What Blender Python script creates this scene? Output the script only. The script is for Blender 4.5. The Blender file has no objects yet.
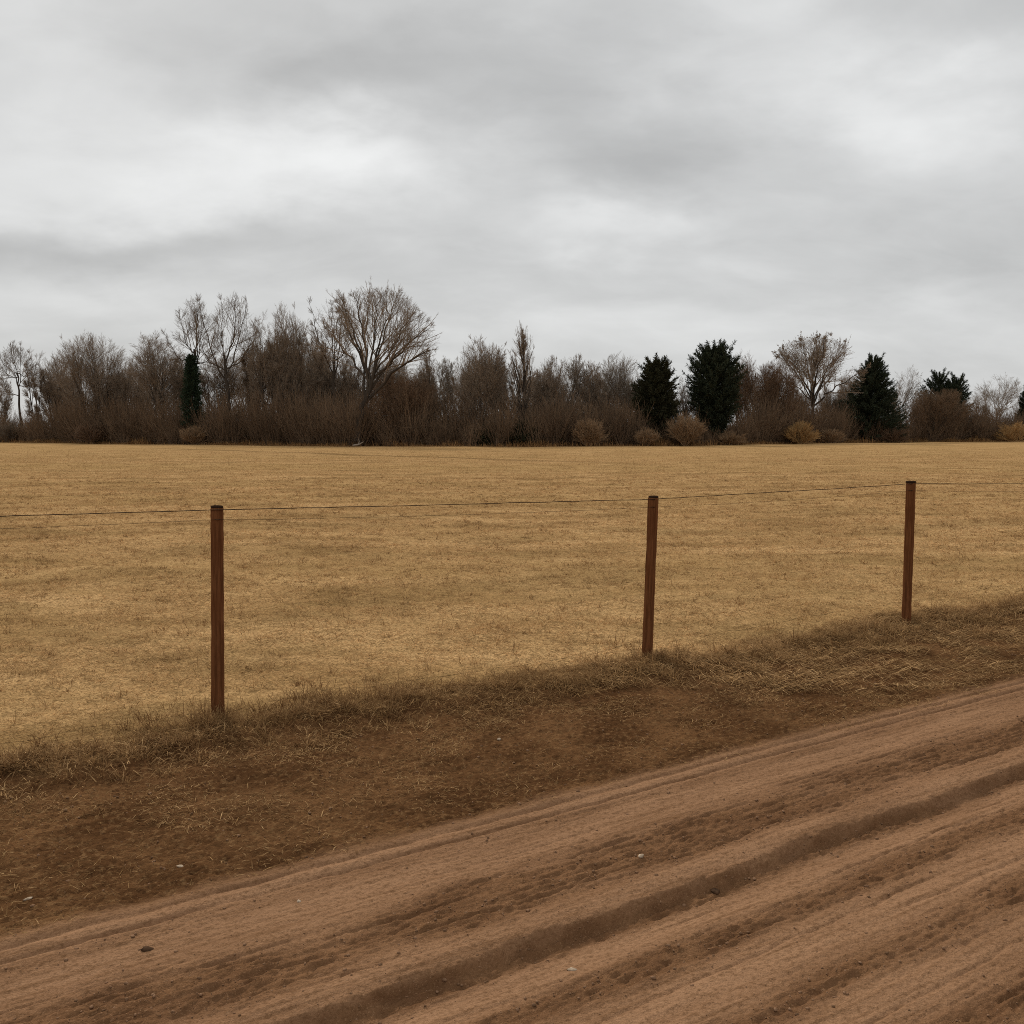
import bpy, math, random
import numpy as np

sc = bpy.context.scene
col = sc.collection
RNG = np.random.default_rng(7)

# ------------------------------------------------------------------ camera
F = 983.0
HORIZON = 430.0
CAMH = 1.6
PITCH = math.atan((512 - HORIZON) / F)
cam_d = bpy.data.cameras.new('camera')
cam = bpy.data.objects.new('camera', cam_d)
col.objects.link(cam)
cam_d.sensor_width = 36
cam_d.lens = F / 1024 * 36
cam_d.clip_start = 0.05
cam_d.clip_end = 3000
cam.location = (0, 0, CAMH)
cam.rotation_euler = (math.pi / 2 - PITCH, 0, 0)
sc.camera = cam


def ray(px, py):
    x = (px - 512) / F
    y = (512 - py) / F
    c, s = math.cos(PITCH), math.sin(PITCH)
    return np.array([x, c + y * s, y * c - s])


def gp(px, py, z=0.0):
    r = ray(px, py)
    t = (z - CAMH) / r[2]
    return np.array([0, 0, CAMH]) + r * t


def at_depth(px, py, depth):
    r = ray(px, py)
    return np.array([0, 0, CAMH]) + r * (depth / r[1])


# ------------------------------------------------------------------ helpers
def mesh_np(name, verts, groups, mat=None, parent=None, smooth=True, attrs=None):
    """groups: list of (M,k) int face arrays"""
    me = bpy.data.meshes.new(name)
    verts = np.asarray(verts, dtype=np.float32)
    me.vertices.add(len(verts))
    me.vertices.foreach_set('co', verts.ravel())
    loops = np.concatenate([g.ravel() for g in groups]).astype(np.int32)
    tot = np.concatenate([np.full(len(g), g.shape[1]) for g in groups]).astype(np.int32)
    start = np.concatenate([[0], np.cumsum(tot)[:-1]]).astype(np.int32)
    me.loops.add(len(loops))
    me.loops.foreach_set('vertex_index', loops)
    me.polygons.add(len(tot))
    me.polygons.foreach_set('loop_start', start)
    if smooth:
        me.polygons.foreach_set('use_smooth', np.ones(len(tot), dtype=bool))
    for an, (kind, data) in (attrs or {}).items():
        a = me.attributes.new(an, kind, 'POINT')
        a.data.foreach_set('color' if kind == 'FLOAT_COLOR' else 'value', np.asarray(data, np.float32).ravel())
    me.update(calc_edges=True)
    if mat:
        me.materials.append(mat)
    o = bpy.data.objects.new(name, me)
    col.objects.link(o)
    if parent:
        o.parent = parent
    return o


def tag(o, label=None, cat=None, group=None, kind=None):
    if label: o['label'] = label
    if cat: o['category'] = cat
    if group: o['group'] = group
    if kind: o['kind'] = kind
    return o


def empty(name, loc, label, cat, group=None):
    e = bpy.data.objects.new(name, None)
    e.empty_display_size = 0.2
    col.objects.link(e)
    e.location = loc
    return tag(e, label, cat, group)


def _hash(ix, iy, seed):
    h = (ix.astype(np.int64) * 374761393 + iy.astype(np.int64) * 668265263 + seed * 974634777) & 0xFFFFFFFF
    h = ((h ^ (h >> 13)) * 1274126177) & 0xFFFFFFFF
    return (h ^ (h >> 16)) & 0xFFFFFFFF


def perlin(x, y, seed=0):
    x, y = np.broadcast_arrays(np.asarray(x, float), np.asarray(y, float))
    ix, iy = np.floor(x), np.floor(y)
    fx, fy = x - ix, y - iy
    ux = fx * fx * fx * (fx * (fx * 6 - 15) + 10)
    uy = fy * fy * fy * (fy * (fy * 6 - 15) + 10)

    def g(dx, dy):
        a = _hash(ix + dx, iy + dy, seed) * (2 * math.pi / 4294967296.0)
        return np.cos(a) * (fx - dx) + np.sin(a) * (fy - dy)
    a = g(0, 0) * (1 - ux) + g(1, 0) * ux
    b = g(0, 1) * (1 - ux) + g(1, 1) * ux
    return (a * (1 - uy) + b * uy) * 1.5


def fbm(x, y, seed=0, oct=4, gain=0.5):
    s, a = 0, 1.0
    for i in range(oct):
        s = s + a * perlin(x, y, seed + i * 17)
        x, y, a = x * 2.03, y * 2.03, a * gain
    return s


def sstep(a, b, x):
    t = np.clip((x - a) / (b - a), 0, 1)
    return t * t * (3 - 2 * t)


def bumpf(c, w, x):
    return np.exp(-((x - c) / w) ** 2)


# ------------------------------------------------------------------ node helpers
def new_mat(name):
    m = bpy.data.materials.new(name)
    m.use_nodes = True
    nt = m.node_tree
    b = nt.nodes['Principled BSDF']
    b.inputs['Roughness'].default_value = 0.9
    b.inputs['Specular IOR Level'].default_value = 0.0
    return m, nt, b


def N(nt, t, **kw):
    n = nt.nodes.new(t)
    for k, v in kw.items():
        setattr(n, k, v)
    return n


def setin(nt, sock, v):
    if hasattr(v, 'is_linked') or isinstance(v, bpy.types.NodeSocket):
        nt.links.new(v, sock)
    else:
        sock.default_value = v


def mth(nt, op, a, b=None, c=None, clamp=False):
    n = N(nt, 'ShaderNodeMath', operation=op)
    n.use_clamp = clamp
    setin(nt, n.inputs[0], a)
    if b is not None: setin(nt, n.inputs[1], b)
    if c is not None: setin(nt, n.inputs[2], c)
    return n.outputs[0]


def mixc(nt, fac, a, b, blend='MIX'):
    n = N(nt, 'ShaderNodeMix', data_type='RGBA', blend_type=blend)
    setin(nt, n.inputs[0], fac)
    setin(nt, n.inputs[6], a if not isinstance(a, tuple) else (*a, 1))
    setin(nt, n.inputs[7], b if not isinstance(b, tuple) else (*b, 1))
    return n.outputs[2]


def noise(nt, vec, scale, detail=3, rough=0.55, dist=0.0):
    n = N(nt, 'ShaderNodeTexNoise')
    if vec is not None: nt.links.new(vec, n.inputs['Vector'])
    n.inputs['Scale'].default_value = scale
    n.inputs['Detail'].default_value = detail
    n.inputs['Roughness'].default_value = rough
    n.inputs['Distortion'].default_value = dist
    return n.outputs['Fac']


def mapping(nt, vec, scale=(1, 1, 1), rot=(0, 0, 0), loc=(0, 0, 0)):
    n = N(nt, 'ShaderNodeMapping')
    nt.links.new(vec, n.inputs['Vector'])
    n.inputs['Scale'].default_value = scale
    n.inputs['Rotation'].default_value = rot
    n.inputs['Location'].default_value = loc
    return n.outputs[0]


def rng_map(nt, v, a, b, c=0.0, d=1.0):
    n = N(nt, 'ShaderNodeMapRange')
    n.interpolation_type = 'SMOOTHSTEP'
    nt.links.new(v, n.inputs[0])
    for i, x in enumerate((a, b, c, d)):
        n.inputs[i + 1].default_value = x
    return n.outputs[0]


def geo_pos(nt):
    return N(nt, 'ShaderNodeNewGeometry').outputs['Position']


def attr(nt, name, out='Fac'):
    n = N(nt, 'ShaderNodeAttribute', attribute_name=name)
    return n.outputs[out]


# ------------------------------------------------------------------ road frame:  u along road, v across towards the field
UD = np.array([0.8425, 0.5387])
VD = np.array([-0.5387, 0.8425])


def uv(x, y):
    return x * UD[0] + y * UD[1], x * VD[0] + y * VD[1]


def xy(u, v):
    return u * UD[0] + v * VD[0], u * UD[1] + v * VD[1]


def edge_v(u):
    """upper lip of the bank where the mown field ends"""
    return 5.28 + 0.16 * perlin(u * 0.5, 3.3, 5) + 0.10 * perlin(u * 1.7, 9.1, 6) - 0.035 * np.clip(u - 4, 0, 8)


def foot_v(u):
    """lower limit of the grass on the bank"""
    return 4.86 - 1.0 * sstep(3.6, 6.0, u) + 0.12 * perlin(u * 0.9, 1.3, 8) + 0.08 * perlin(u * 3.1, 2.2, 9)


ROAD_Z = -0.11


def ground(u, v):
    """height and zone masks (rough dirt with painted rut shade, verge, grass)"""
    vw = 1.15 * v - 0.255 - 0.02 * (np.clip(u, -3, 12) - 3.3) + 0.030 * perlin(u * 0.35, 0.5, 11) + 0.008 * perlin(u * 2.2, v * 0.6, 12)
    e = edge_v(u)
    # bank
    top = sstep(-0.42, 0.05, v - e)
    low = sstep(3.65, 4.95, v)
    zb = ROAD_Z + 0.052 * low + (-ROAD_Z - 0.052) * top
    onroad = 1 - sstep(3.82, 4.02, vw)
    verge = sstep(3.86, 4.05, vw) * (1 - sstep(-0.15, 0.1, v - e))
    field = sstep(-0.25, 0.15, v - e + 0.12 * perlin(u * 4, v * 4, 31))
    # field lumps
    near = 1.0 / (1 + np.maximum(0, v - 5) / 60)
    zf = field * (0.030 * perlin(u * 0.5, v * 0.5, 41) + 0.016 * perlin(u * 1.6, v * 1.6, 42) + 0.016 * perlin(u * 4.5, v * 4.5, 43)) * near \
        + field * 0.06 * perlin(u * 0.07, v * 0.09, 44)
    # verge soil
    zv = verge * (0.020 * fbm(u * 2.2, v * 3.0, 51, 3) + 0.008 * fbm(u * 15, v * 26, 52, 4, 0.72))
    # road
    stepw0 = vw + 0.03 * fbm(u * 1.1, 4.0, 63, 3)
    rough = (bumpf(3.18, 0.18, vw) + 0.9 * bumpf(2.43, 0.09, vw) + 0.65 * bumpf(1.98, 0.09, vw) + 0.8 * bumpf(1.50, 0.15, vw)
             + 0.8 * bumpf(0.6, 0.2, vw) + 0.3 * bumpf(3.70, 0.05, vw) + 1.0 * bumpf(2.775, 0.05, stepw0))  # last term: crumbled soil in the rut, also painting its shade
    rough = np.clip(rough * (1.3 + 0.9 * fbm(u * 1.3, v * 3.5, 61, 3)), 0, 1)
    prof = 0.0
    vw0 = vw
    vw = vw + 0.010 * perlin(u * 5.0, 2.0, 83) + 0.005 * perlin(u * 17, v * 8, 84)
    keepg = 0.75 + 0.5 * perlin(u * 2.3, 1.0, 85)
    prof = prof - 0.020 * keepg * bumpf(3.885, 0.016, vw) + 0.006 * bumpf(3.93, 0.024, vw) - 0.017 * (1.6 - keepg) * bumpf(3.775, 0.014, vw) + 0.004 * bumpf(3.83, 0.020, vw)
    prof = prof - 0.006 * bumpf(3.55, 0.12, vw)
    stepw = vw + 0.03 * fbm(u * 1.1, 4.0, 63, 3) + 0.014 * fbm(u * 9, v * 14, 77, 3, 0.7)
    prof = prof + 0.014 * bumpf(2.92, 0.07, vw)
    prof = prof - 0.044 * (1 - sstep(2.785, 2.84, stepw)) * (0.35 * sstep(1.9, 2.6, vw) + 0.65 * sstep(2.50, 2.73, vw))
    prof = prof - 0.011 * bumpf(2.56, 0.010, vw + 0.03 * fbm(u * 2.5, 1.0, 64, 2)) * sstep(-0.25, 0.25, perlin(u * 0.7, 7.0, 65))
    prof = prof - 0.009 * bumpf(2.27, 0.009, vw + 0.03 * fbm(u * 2.0, 2.0, 66, 2)) * sstep(-0.3, 0.2, perlin(u * 0.6, 8.0, 67))
    prof = prof - 0.010 * bumpf(3.33, 0.010, vw + 0.03 * fbm(u * 2.0, 3.0, 68, 2)) * sstep(-0.2, 0.2, perlin(u * 0.9, 3.0, 81))
    prof = prof - 0.011 * bumpf(3.04, 0.010, vw + 0.03 * fbm(u * 2.0, 5.0, 69, 2)) * sstep(-0.2, 0.2, perlin(u * 0.9, 5.0, 82))
    prof = prof - 0.008 * bumpf(1.75, 0.009, vw + 0.03 * fbm(u * 2.0, 6.0, 70, 2))
    for k, (c_, dp) in enumerate(((3.66, .006), (3.52, .005), (3.40, .008), (3.26, .009), (3.17, .008), (3.10, .009), (2.98, .007), (2.63, .007), (2.50, .010), (2.40, .009), (2.36, .008),
                                  (2.16, .008), (2.07, .007), (1.96, .010), (1.86, .008), (1.66, .008), (1.56, .010), (1.46, .009), (1.36, .008))):
        wv = vw + 0.022 * fbm(u * 1.6, c_ * 9, 200 + k, 3) + 0.006 * perlin(u * 14, c_ * 5, 240 + k)
        prof = prof - dp * bumpf(c_, 0.0085, wv) * sstep(-0.15, 0.25, perlin(u * 1.1, c_ * 7, 280 + k))
    prof = prof - 0.01 * bumpf(1.1, 0.12, vw)
    clod = fbm(u * 2.4, v * 38, 71, 3, 0.6)
    clod2 = fbm(u * 9, v * 34, 72, 3, 0.65)
    fine = fbm(u * 22, v * 52, 73, 2, 0.6)
    zr = onroad * (prof + rough * (0.0065 * clod + 0.0042 * clod2 + 0.0055 * fine) + 0.0016 * fbm(u * 24, v * 44, 76, 2) + 0.0024 * fbm(u * 1.2, v * 18, 74, 3) + 0.0016 * fbm(u * 0.9, v * 46, 75, 2) + 0.0018 * fine)
    z = zb + zf + zv + zr
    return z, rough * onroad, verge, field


def ground_z(x, y):
    u, v = uv(np.asarray(x, float), np.asarray(y, float))
    return ground(u, v)[0]


# ------------------------------------------------------------------ materials
TA, TB = gp(170, 448.6)[:2], gp(520, 460.5)[:2]


def worn_track(nt, pos):
    """mask of the faint wheel track that crosses the far field"""
    d = (TB - TA) / np.linalg.norm(TB - TA)
    nrm = np.array([-d[1], d[0]])
    sp = N(nt, 'ShaderNodeSeparateXYZ')
    nt.links.new(pos, sp.inputs[0])
    off = mth(nt, 'ADD', mth(nt, 'MULTIPLY', sp.outputs[0], float(nrm[0])), mth(nt, 'MULTIPLY', sp.outputs[1], float(nrm[1])))
    off = mth(nt, 'ABSOLUTE', mth(nt, 'SUBTRACT', off, float(TA @ nrm)))
    al = mth(nt, 'ADD', mth(nt, 'MULTIPLY', sp.outputs[0], float(d[0])), mth(nt, 'MULTIPLY', sp.outputs[1], float(d[1])))
    a0, a1 = float(TA @ d), float(TB @ d)
    return mth(nt, 'MULTIPLY', rng_map(nt, off, 0.3, 1.1, 1.0, 0.0), mth(nt, 'MULTIPLY', rng_map(nt, al, a0 - 12, a0 + 6), rng_map(nt, al, a1 - 8, a1 + 14, 1.0, 0.0)))


def ground_material():
    m, nt, b = new_mat('soil_and_thatch')
    pos = geo_pos(nt)
    along = mapping(nt, pos, rot=(0, 0, -math.atan2(UD[1], UD[0])))
    streak = mapping(nt, along, scale=(1.0, 6.0, 1.0))
    z = N(nt, 'ShaderNodeSeparateColor')
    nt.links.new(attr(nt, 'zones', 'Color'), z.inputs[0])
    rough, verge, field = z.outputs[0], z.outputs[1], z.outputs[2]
    # packed dirt
    n1 = noise(nt, streak, 1.6, 5, 0.6)
    n2 = noise(nt, pos, 55, 4, 0.65)
    n3 = noise(nt, pos, 6, 4, 0.6)
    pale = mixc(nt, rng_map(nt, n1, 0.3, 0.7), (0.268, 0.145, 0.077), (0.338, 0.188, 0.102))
    loose_rut_shade = mixc(nt, rng_map(nt, n3, 0.3, 0.7), (0.118, 0.056, 0.026), (0.200, 0.102, 0.049))  # crumbled soil; inside the rut this dark tone doubles as painted shade
    dirt = mixc(nt, mth(nt, 'MULTIPLY', rough, 0.9), pale, loose_rut_shade)
    # grain of the dirt
    st2 = noise(nt, mapping(nt, along, scale=(1.6, 40.0, 1.0)), 1.0, 5, 0.7)
    dirt = mixc(nt, mth(nt, 'MULTIPLY', rng_map(nt, st2, 0.48, 0.68), 0.6), dirt, (0.165, 0.084, 0.040))
    dirt = mixc(nt, mth(nt, 'MULTIPLY', rng_map(nt, n2, 0.46, 0.66), 0.55), dirt, (0.135, 0.068, 0.031))
    n4 = noise(nt, pos, 150, 3, 0.7)
    dirt = mixc(nt, mth(nt, 'MULTIPLY', rng_map(nt, n4, 0.5, 0.66), 0.28), dirt, (0.13, 0.066, 0.03))
    dirt = mixc(nt, mth(nt, 'MULTIPLY', rng_map(nt, n4, 0.44, 0.32), 0.35), dirt, (0.43, 0.255, 0.14))
    dirt = mixc(nt, mth(nt, 'MULTIPLY', rng_map(nt, n2, 0.52, 0.36), 0.0), dirt, (0.36, 0.23, 0.14))
    # verge
    nv = noise(nt, pos, 2.6, 5, 0.62)
    nv2 = noise(nt, pos, 38, 4, 0.7)
    vs = mixc(nt, rng_map(nt, nv, 0.35, 0.65), (0.088, 0.041, 0.017), (0.158, 0.078, 0.033))
    vs = mixc(nt, mth(nt, 'MULTIPLY', rng_map(nt, nv2, 0.50, 0.66), 0.6), vs, (0.24, 0.135, 0.060))
    nv3 = noise(nt, mapping(nt, pos, scale=(0.5, 1, 1)), 75, 4, 0.75)
    vs = mixc(nt, mth(nt, 'MULTIPLY', rng_map(nt, nv3, 0.48, 0.36), 0.65), vs, (0.050, 0.022, 0.010))
    c = mixc(nt, verge, dirt, vs)
    # thatch below the grass
    g1 = noise(nt, mapping(nt, pos, scale=(0.5, 1, 1)), 0.75, 6, 0.66, 0.4)
    g2 = noise(nt, mapping(nt, pos, scale=(0.35, 1, 1)), 0.9, 5, 0.65)
    g3 = noise(nt, pos, 14, 4, 0.7)
    gs = mixc(nt, rng_map(nt, g2, 0.36, 0.64), (0.46, 0.275, 0.116), (0.66, 0.412, 0.188))
    gs = mixc(nt, mth(nt, 'MULTIPLY', rng_map(nt, g1, 0.48, 0.62), 0.45), gs, (0.24, 0.150, 0.058))
    gs = mixc(nt, mth(nt, 'MULTIPLY', rng_map(nt, g3, 0.42, 0.66), 0.6), gs, (0.20, 0.120, 0.050))
    g4 = noise(nt, pos, 60, 4, 0.75)
    gs = mixc(nt, mth(nt, 'MULTIPLY', rng_map(nt, g4, 0.44, 0.60), 0.75), gs, (0.14, 0.082, 0.034))
    # bands left by the mower in the far field
    gb = noise(nt, mapping(nt, pos, scale=(0.012, 0.16, 1), rot=(0, 0, 0.05)), 1.0, 4, 0.6)
    gs = mixc(nt, mth(nt, 'MULTIPLY', rng_map(nt, gb, 0.42, 0.66), 0.45), gs, (0.36, 0.225, 0.09))
    gs = mixc(nt, mth(nt, 'MULTIPLY', worn_track(nt, pos), 0.6), gs, (0.17, 0.10, 0.042))
    c = mixc(nt, field, c, gs)
    nt.links.new(c, b.inputs['Base Color'])
    b.inputs['Roughness'].default_value = 1.0
    b.inputs['Specular IOR Level'].default_value = 0.0
    h = mth(nt, 'ADD', mth(nt, 'MULTIPLY', n2, 1.0), mth(nt, 'MULTIPLY', noise(nt, pos, 160, 3, 0.6), 0.4))
    bp = N(nt, 'ShaderNodeBump')
    bp.inputs['Strength'].default_value = 0.8
    bp.inputs['Distance'].default_value = 0.012
    nt.links.new(h, bp.inputs['Height'])
    nt.links.new(bp.outputs[0], b.inputs['Normal'])
    return m


def blade_material():
    m, nt, b = new_mat('dry_grass')
    pos = geo_pos(nt)
    t = attr(nt, 'tint')
    dk = attr(nt, 'damp_shade')
    g1 = noise(nt, mapping(nt, pos, scale=(0.5, 1, 1)), 0.75, 6, 0.66, 0.4)
    g2 = noise(nt, mapping(nt, pos, scale=(0.35, 1, 1)), 0.9, 5, 0.65)
    c = mixc(nt, t, (0.46, 0.265, 0.108), (0.97, 0.640, 0.320))
    c = mixc(nt, mth(nt, 'MULTIPLY', rng_map(nt, g2, 0.38, 0.66, 1.0, 0.0), 0.32), c, (0.37, 0.220, 0.094))
    c = mixc(nt, mth(nt, 'MULTIPLY', rng_map(nt, g1, 0.48, 0.62), 0.42), c, (0.245, 0.142, 0.057))
    gb = noise(nt, mapping(nt, pos, scale=(0.012, 0.16, 1), rot=(0, 0, 0.05)), 1.0, 4, 0.6)
    c = mixc(nt, mth(nt, 'MULTIPLY', rng_map(nt, gb, 0.42, 0.66), 0.4), c, (0.36, 0.23, 0.10))
    g5 = noise(nt, mapping(nt, pos, scale=(0.45, 1, 1)), 34, 4, 0.75)
    c = mixc(nt, mth(nt, 'MULTIPLY', rng_map(nt, g5, 0.47, 0.60), 0.75), c, (0.17, 0.098, 0.038))
    g6 = noise(nt, mapping(nt, pos, scale=(0.4, 1, 1)), 6.5, 4, 0.65)
    c = mixc(nt, mth(nt, 'MULTIPLY', rng_map(nt, g6, 0.5, 0.66), 0.55), c, (0.20, 0.120, 0.048))
    c = mixc(nt, mth(nt, 'MULTIPLY', worn_track(nt, pos), 0.6), c, (0.17, 0.10, 0.042))
    c = mixc(nt, mth(nt, 'MULTIPLY', dk, 0.9), c, (0.128, 0.061, 0.025))  # dark dead blades, plus shade painted under the field's lip
    nt.links.new(c, b.inputs['Base Color'])
    tr = N(nt, 'ShaderNodeBsdfTranslucent')
    nt.links.new(c, tr.inputs['Color'])
    mx = N(nt, 'ShaderNodeMixShader')
    mx.inputs[0].default_value = 0.30
    nt.links.new(b.outputs[0], mx.inputs[1])
    nt.links.new(tr.outputs[0], mx.inputs[2])
    nt.links.new(mx.outputs[0], nt.nodes['Material Output'].inputs['Surface'])
    return m


def twig_material(name, c0, c1):
    m, nt, b = new_mat(name)
    pos = geo_pos(nt)
    t = attr(nt, 'tint')
    n = noise(nt, pos, 0.5, 3)
    f = mth(nt, 'ADD', mth(nt, 'MULTIPLY', t, 0.7), mth(nt, 'MULTIPLY', rng_map(nt, n, 0.3, 0.7), 0.3))
    nt.links.new(mixc(nt, f, c0, c1), b.inputs['Base Color'])
    return m


def wood_material(name, c0, c1, c2):
    m, nt, b = new_mat(name)
    tc = N(nt, 'ShaderNodeTexCoord').outputs['Object']
    g = noise(nt, mapping(nt, tc, scale=(1, 1, 0.045)), 95, 5, 0.65, 0.3)
    st = noise(nt, mapping(nt, tc, scale=(1, 1, 0.4)), 9, 4, 0.6)
    c = mixc(nt, rng_map(nt, g, 0.35, 0.65), c0, c1)
    c = mixc(nt, mth(nt, 'MULTIPLY', rng_map(nt, st, 0.45, 0.7), 0.7), c, c2)
    nt.links.new(c, b.inputs['Base Color'])
    b.inputs['Roughness'].default_value = 0.75
    bp = N(nt, 'ShaderNodeBump')
    bp.inputs['Strength'].default_value = 0.5
    bp.inputs['Distance'].default_value = 0.003
    nt.links.new(g, bp.inputs['Height'])
    nt.links.new(bp.outputs[0], b.inputs['Normal'])
    return m


M_GROUND = ground_material()
M_BLADE = blade_material()
M_BARK = twig_material('bark_dark', (0.050, 0.040, 0.032), (0.095, 0.075, 0.058))
M_TWIG = twig_material('twigs_brown', (0.190, 0.145, 0.107), (0.335, 0.258, 0.190))
M_TWIGD = twig_material('twigs_dark', (0.150, 0.114, 0.083), (0.26, 0.198, 0.143))
M_PALE = twig_material('twigs_pale', (0.21, 0.165, 0.125), (0.32, 0.26, 0.20))  # air haze of the far trees put into the colour; bleached wood on the log
M_RUSSET = twig_material('twigs_russet', (0.140, 0.090, 0.058), (0.25, 0.160, 0.100))
M_THICKET = twig_material('thicket_twigs', (0.100, 0.066, 0.043), (0.270, 0.183, 0.116))
M_GOLD = twig_material('twigs_golden', (0.33, 0.195, 0.080), (0.52, 0.33, 0.15))
M_REDDISH = twig_material('twigs_tan', (0.22, 0.140, 0.080), (0.38, 0.25, 0.145))
M_NEEDLE = twig_material('needles', (0.022, 0.029, 0.019), (0.060, 0.070, 0.043))
M_NEEDLE2 = twig_material('needles_olive', (0.026, 0.028, 0.016), (0.064, 0.060, 0.034))
M_IVY = twig_material('ivy_green', (0.020, 0.034, 0.020), (0.048, 0.066, 0.040))
M_POST = wood_material('post_timber', (0.100, 0.038, 0.015), (0.185, 0.074, 0.030), (0.120, 0.043, 0.017))
M_POSTEND = wood_material('post_end_grain', (0.025, 0.014, 0.009), (0.04, 0.022, 0.014), (0.02, 0.012, 0.008))
m, nt, b = new_mat('wire_rusty')
b.inputs['Base Color'].default_value = (0.045, 0.030, 0.020, 1)
b.inputs['Metallic'].default_value = 0.3
b.inputs['Roughness'].default_value = 0.7
nt.links.new(mixc(nt, rng_map(nt, noise(nt, geo_pos(nt), 40, 3), 0.4, 0.6), (0.035, 0.026, 0.02), (0.075, 0.042, 0.024)), b.inputs['Base Color'])
M_WIRE = m


def stone_material(name, c0, c1):
    m, nt, b = new_mat(name)
    nt.links.new(mixc(nt, rng_map(nt, noise(nt, geo_pos(nt), 60, 4), 0.35, 0.65), c0, c1), b.inputs['Base Color'])
    return m


M_STONE = stone_material('stone_pale', (0.30, 0.22, 0.15), (0.46, 0.36, 0.26))
M_CLOD = stone_material('clod_dry', (0.15, 0.085, 0.047), (0.27, 0.155, 0.09))
M_CLODD = stone_material('clod_dark', (0.055, 0.032, 0.019), (0.10, 0.056, 0.032))


# ------------------------------------------------------------------ ground sheets
def graded(a, b, fine_a, fine_b, h, grow, hmax=20):
    """coordinates from a to b, spacing h inside [fine_a, fine_b], growing outside"""
    mid = list(np.linspace(fine_a, fine_b, max(2, int(round((fine_b - fine_a) / h)) + 1)))
    out, x, s = [], fine_b, h
    while x < b:
        s = min(s * grow, hmax)
        x += s
        out.append(min(x, b))
    left, x, s = [], fine_a, h
    while x > a:
        s = min(s * grow, hmax)
        x -= s
        left.append(max(x, a))
    return np.array(left[::-1] + mid + out)


def sheet(name, us, vs):
    U, V = np.meshgrid(us, vs, indexing='ij')
    Z, R, VG, FD = ground(U.ravel(), V.ravel())
    X, Y = xy(U.ravel(), V.ravel())
    nu, nv = len(us), len(vs)
    idx = np.arange(nu * nv).reshape(nu, nv)
    q = np.stack([idx[:-1, :-1], idx[1:, :-1], idx[1:, 1:], idx[:-1, 1:]], -1).reshape(-1, 4)
    if name == 'verge':
        Z = Z - 0.012 * sstep(V2 - 0.01, V2 + 0.03, V.ravel())      # tucked under the field sheet
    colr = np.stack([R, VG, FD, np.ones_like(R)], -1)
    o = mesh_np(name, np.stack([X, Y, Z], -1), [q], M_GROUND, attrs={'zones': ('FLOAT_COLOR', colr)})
    return tag(o, kind='structure')


u_road = graded(-700, 700, -2.2, 9.0, 0.011, 1.05)
V1, V2 = 3.76, 5.62
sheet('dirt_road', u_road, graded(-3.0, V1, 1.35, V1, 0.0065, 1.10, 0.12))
sheet('verge', u_road, np.linspace(V1, V2 + 0.10, 220))
u_field = graded(-700, 700, -4, 16, 0.07, 1.05)
vs_f = [V2]
s = 0.035
while vs_f[-1] < 700:
    s = min(s * 1.022, 15)
    vs_f.append(vs_f[-1] + s)
sheet('field', np.unique(np.concatenate([u_field])), np.array(vs_f))
sheet('ground', graded(-700, 700, -4, 10, 0.5, 1.1), graded(-700, -3.0, -4.0, -3.0, 0.2, 1.15))


# ------------------------------------------------------------------ grass blades (stuff)
def blades(name, X, Y, L, W, tilt, az, tint, damp_shade, curl=0.5, lift=0.0, flag=True):
    n = len(X)
    Z = ground_z(X, Y) - 0.004 + lift
    base = np.stack([X, Y, Z], -1)
    dirh = np.stack([np.cos(az), np.sin(az), np.zeros(n)], -1)
    up = np.array([0, 0, 1.0])
    t1 = tilt * (1 - curl * 0.5)
    t2 = np.minimum(tilt * (1 + curl * 0.5), 2.0)
    d1 = dirh * np.sin(t1)[:, None] + up * np.cos(t1)[:, None]
    d2 = dirh * np.sin(t2)[:, None] + up * np.cos(t2)[:, None]
    side_az = az + math.pi / 2 + RNG.uniform(-0.9, 0.9, n)
    side = np.stack([np.cos(side_az), np.sin(side_az), RNG.uniform(-0.3, 0.3, n)], -1)
    mid = base + d1 * (L * 0.5)[:, None]
    tip = mid + d2 * (L * 0.5)[:, None]
    w = (W * 0.5)[:, None]
    V = np.stack([base - side * w, base + side * w, mid - side * w * 0.85, mid + side * w * 0.85, tip], 1).reshape(-1, 3)
    i = np.arange(n)[:, None] * 5
    q = i + np.array([[0, 1, 3, 2]])
    t = i + np.array([[2, 3, 4]])
    o = mesh_np(name, V, [q, t], M_BLADE, attrs={'tint': ('FLOAT', np.repeat(tint, 5)), 'damp_shade': ('FLOAT', np.repeat(damp_shade, 5))})
    return tag(o, kind='stuff')


# mown field
dmin, dmax, n = 4.2, 112.0, 900000
# density ~ d^-1.6 times width ~ d  ->  pdf ~ d^-0.6
r = RNG.random(n)
far_fade = RNG.random(n)
d = (dmin ** 0.4 + r * (dmax ** 0.4 - dmin ** 0.4)) ** 2.5
X = RNG.uniform(-1, 1, n) * (0.60 * d + 1.2)
u, v = uv(X, d)
e = edge_v(u)
keep = (v > e - 0.10 + 0.22 * perlin(u * 5, v * 5, 31)) & (far_fade > sstep(25, 110, d))
X, d, u, v, e = X[keep], d[keep], u[keep], v[keep], e[keep]
n = len(X)
clump = fbm(X * 1.1, d * 1.1, 91, 3)
thin = RNG.random(n) < np.clip(0.85 + 0.5 * clump, 0.45, 1)
X, d, u, v, e, clump = X[thin], d[thin], u[thin], v[thin], e[thin], clump[thin]
n = len(X)
sc_ = (d / 5.0)
L = RNG.uniform(0.022, 0.062, n) * (1 + 0.35 * clump) * np.clip(sc_, 0.9, 4) ** 0.35
W = RNG.uniform(0.0022, 0.0042, n) * np.clip(sc_, 0.9, 14) ** 0.8
near_edge = np.exp(-np.maximum(0, v - e - 0.02) / 0.07)
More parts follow.
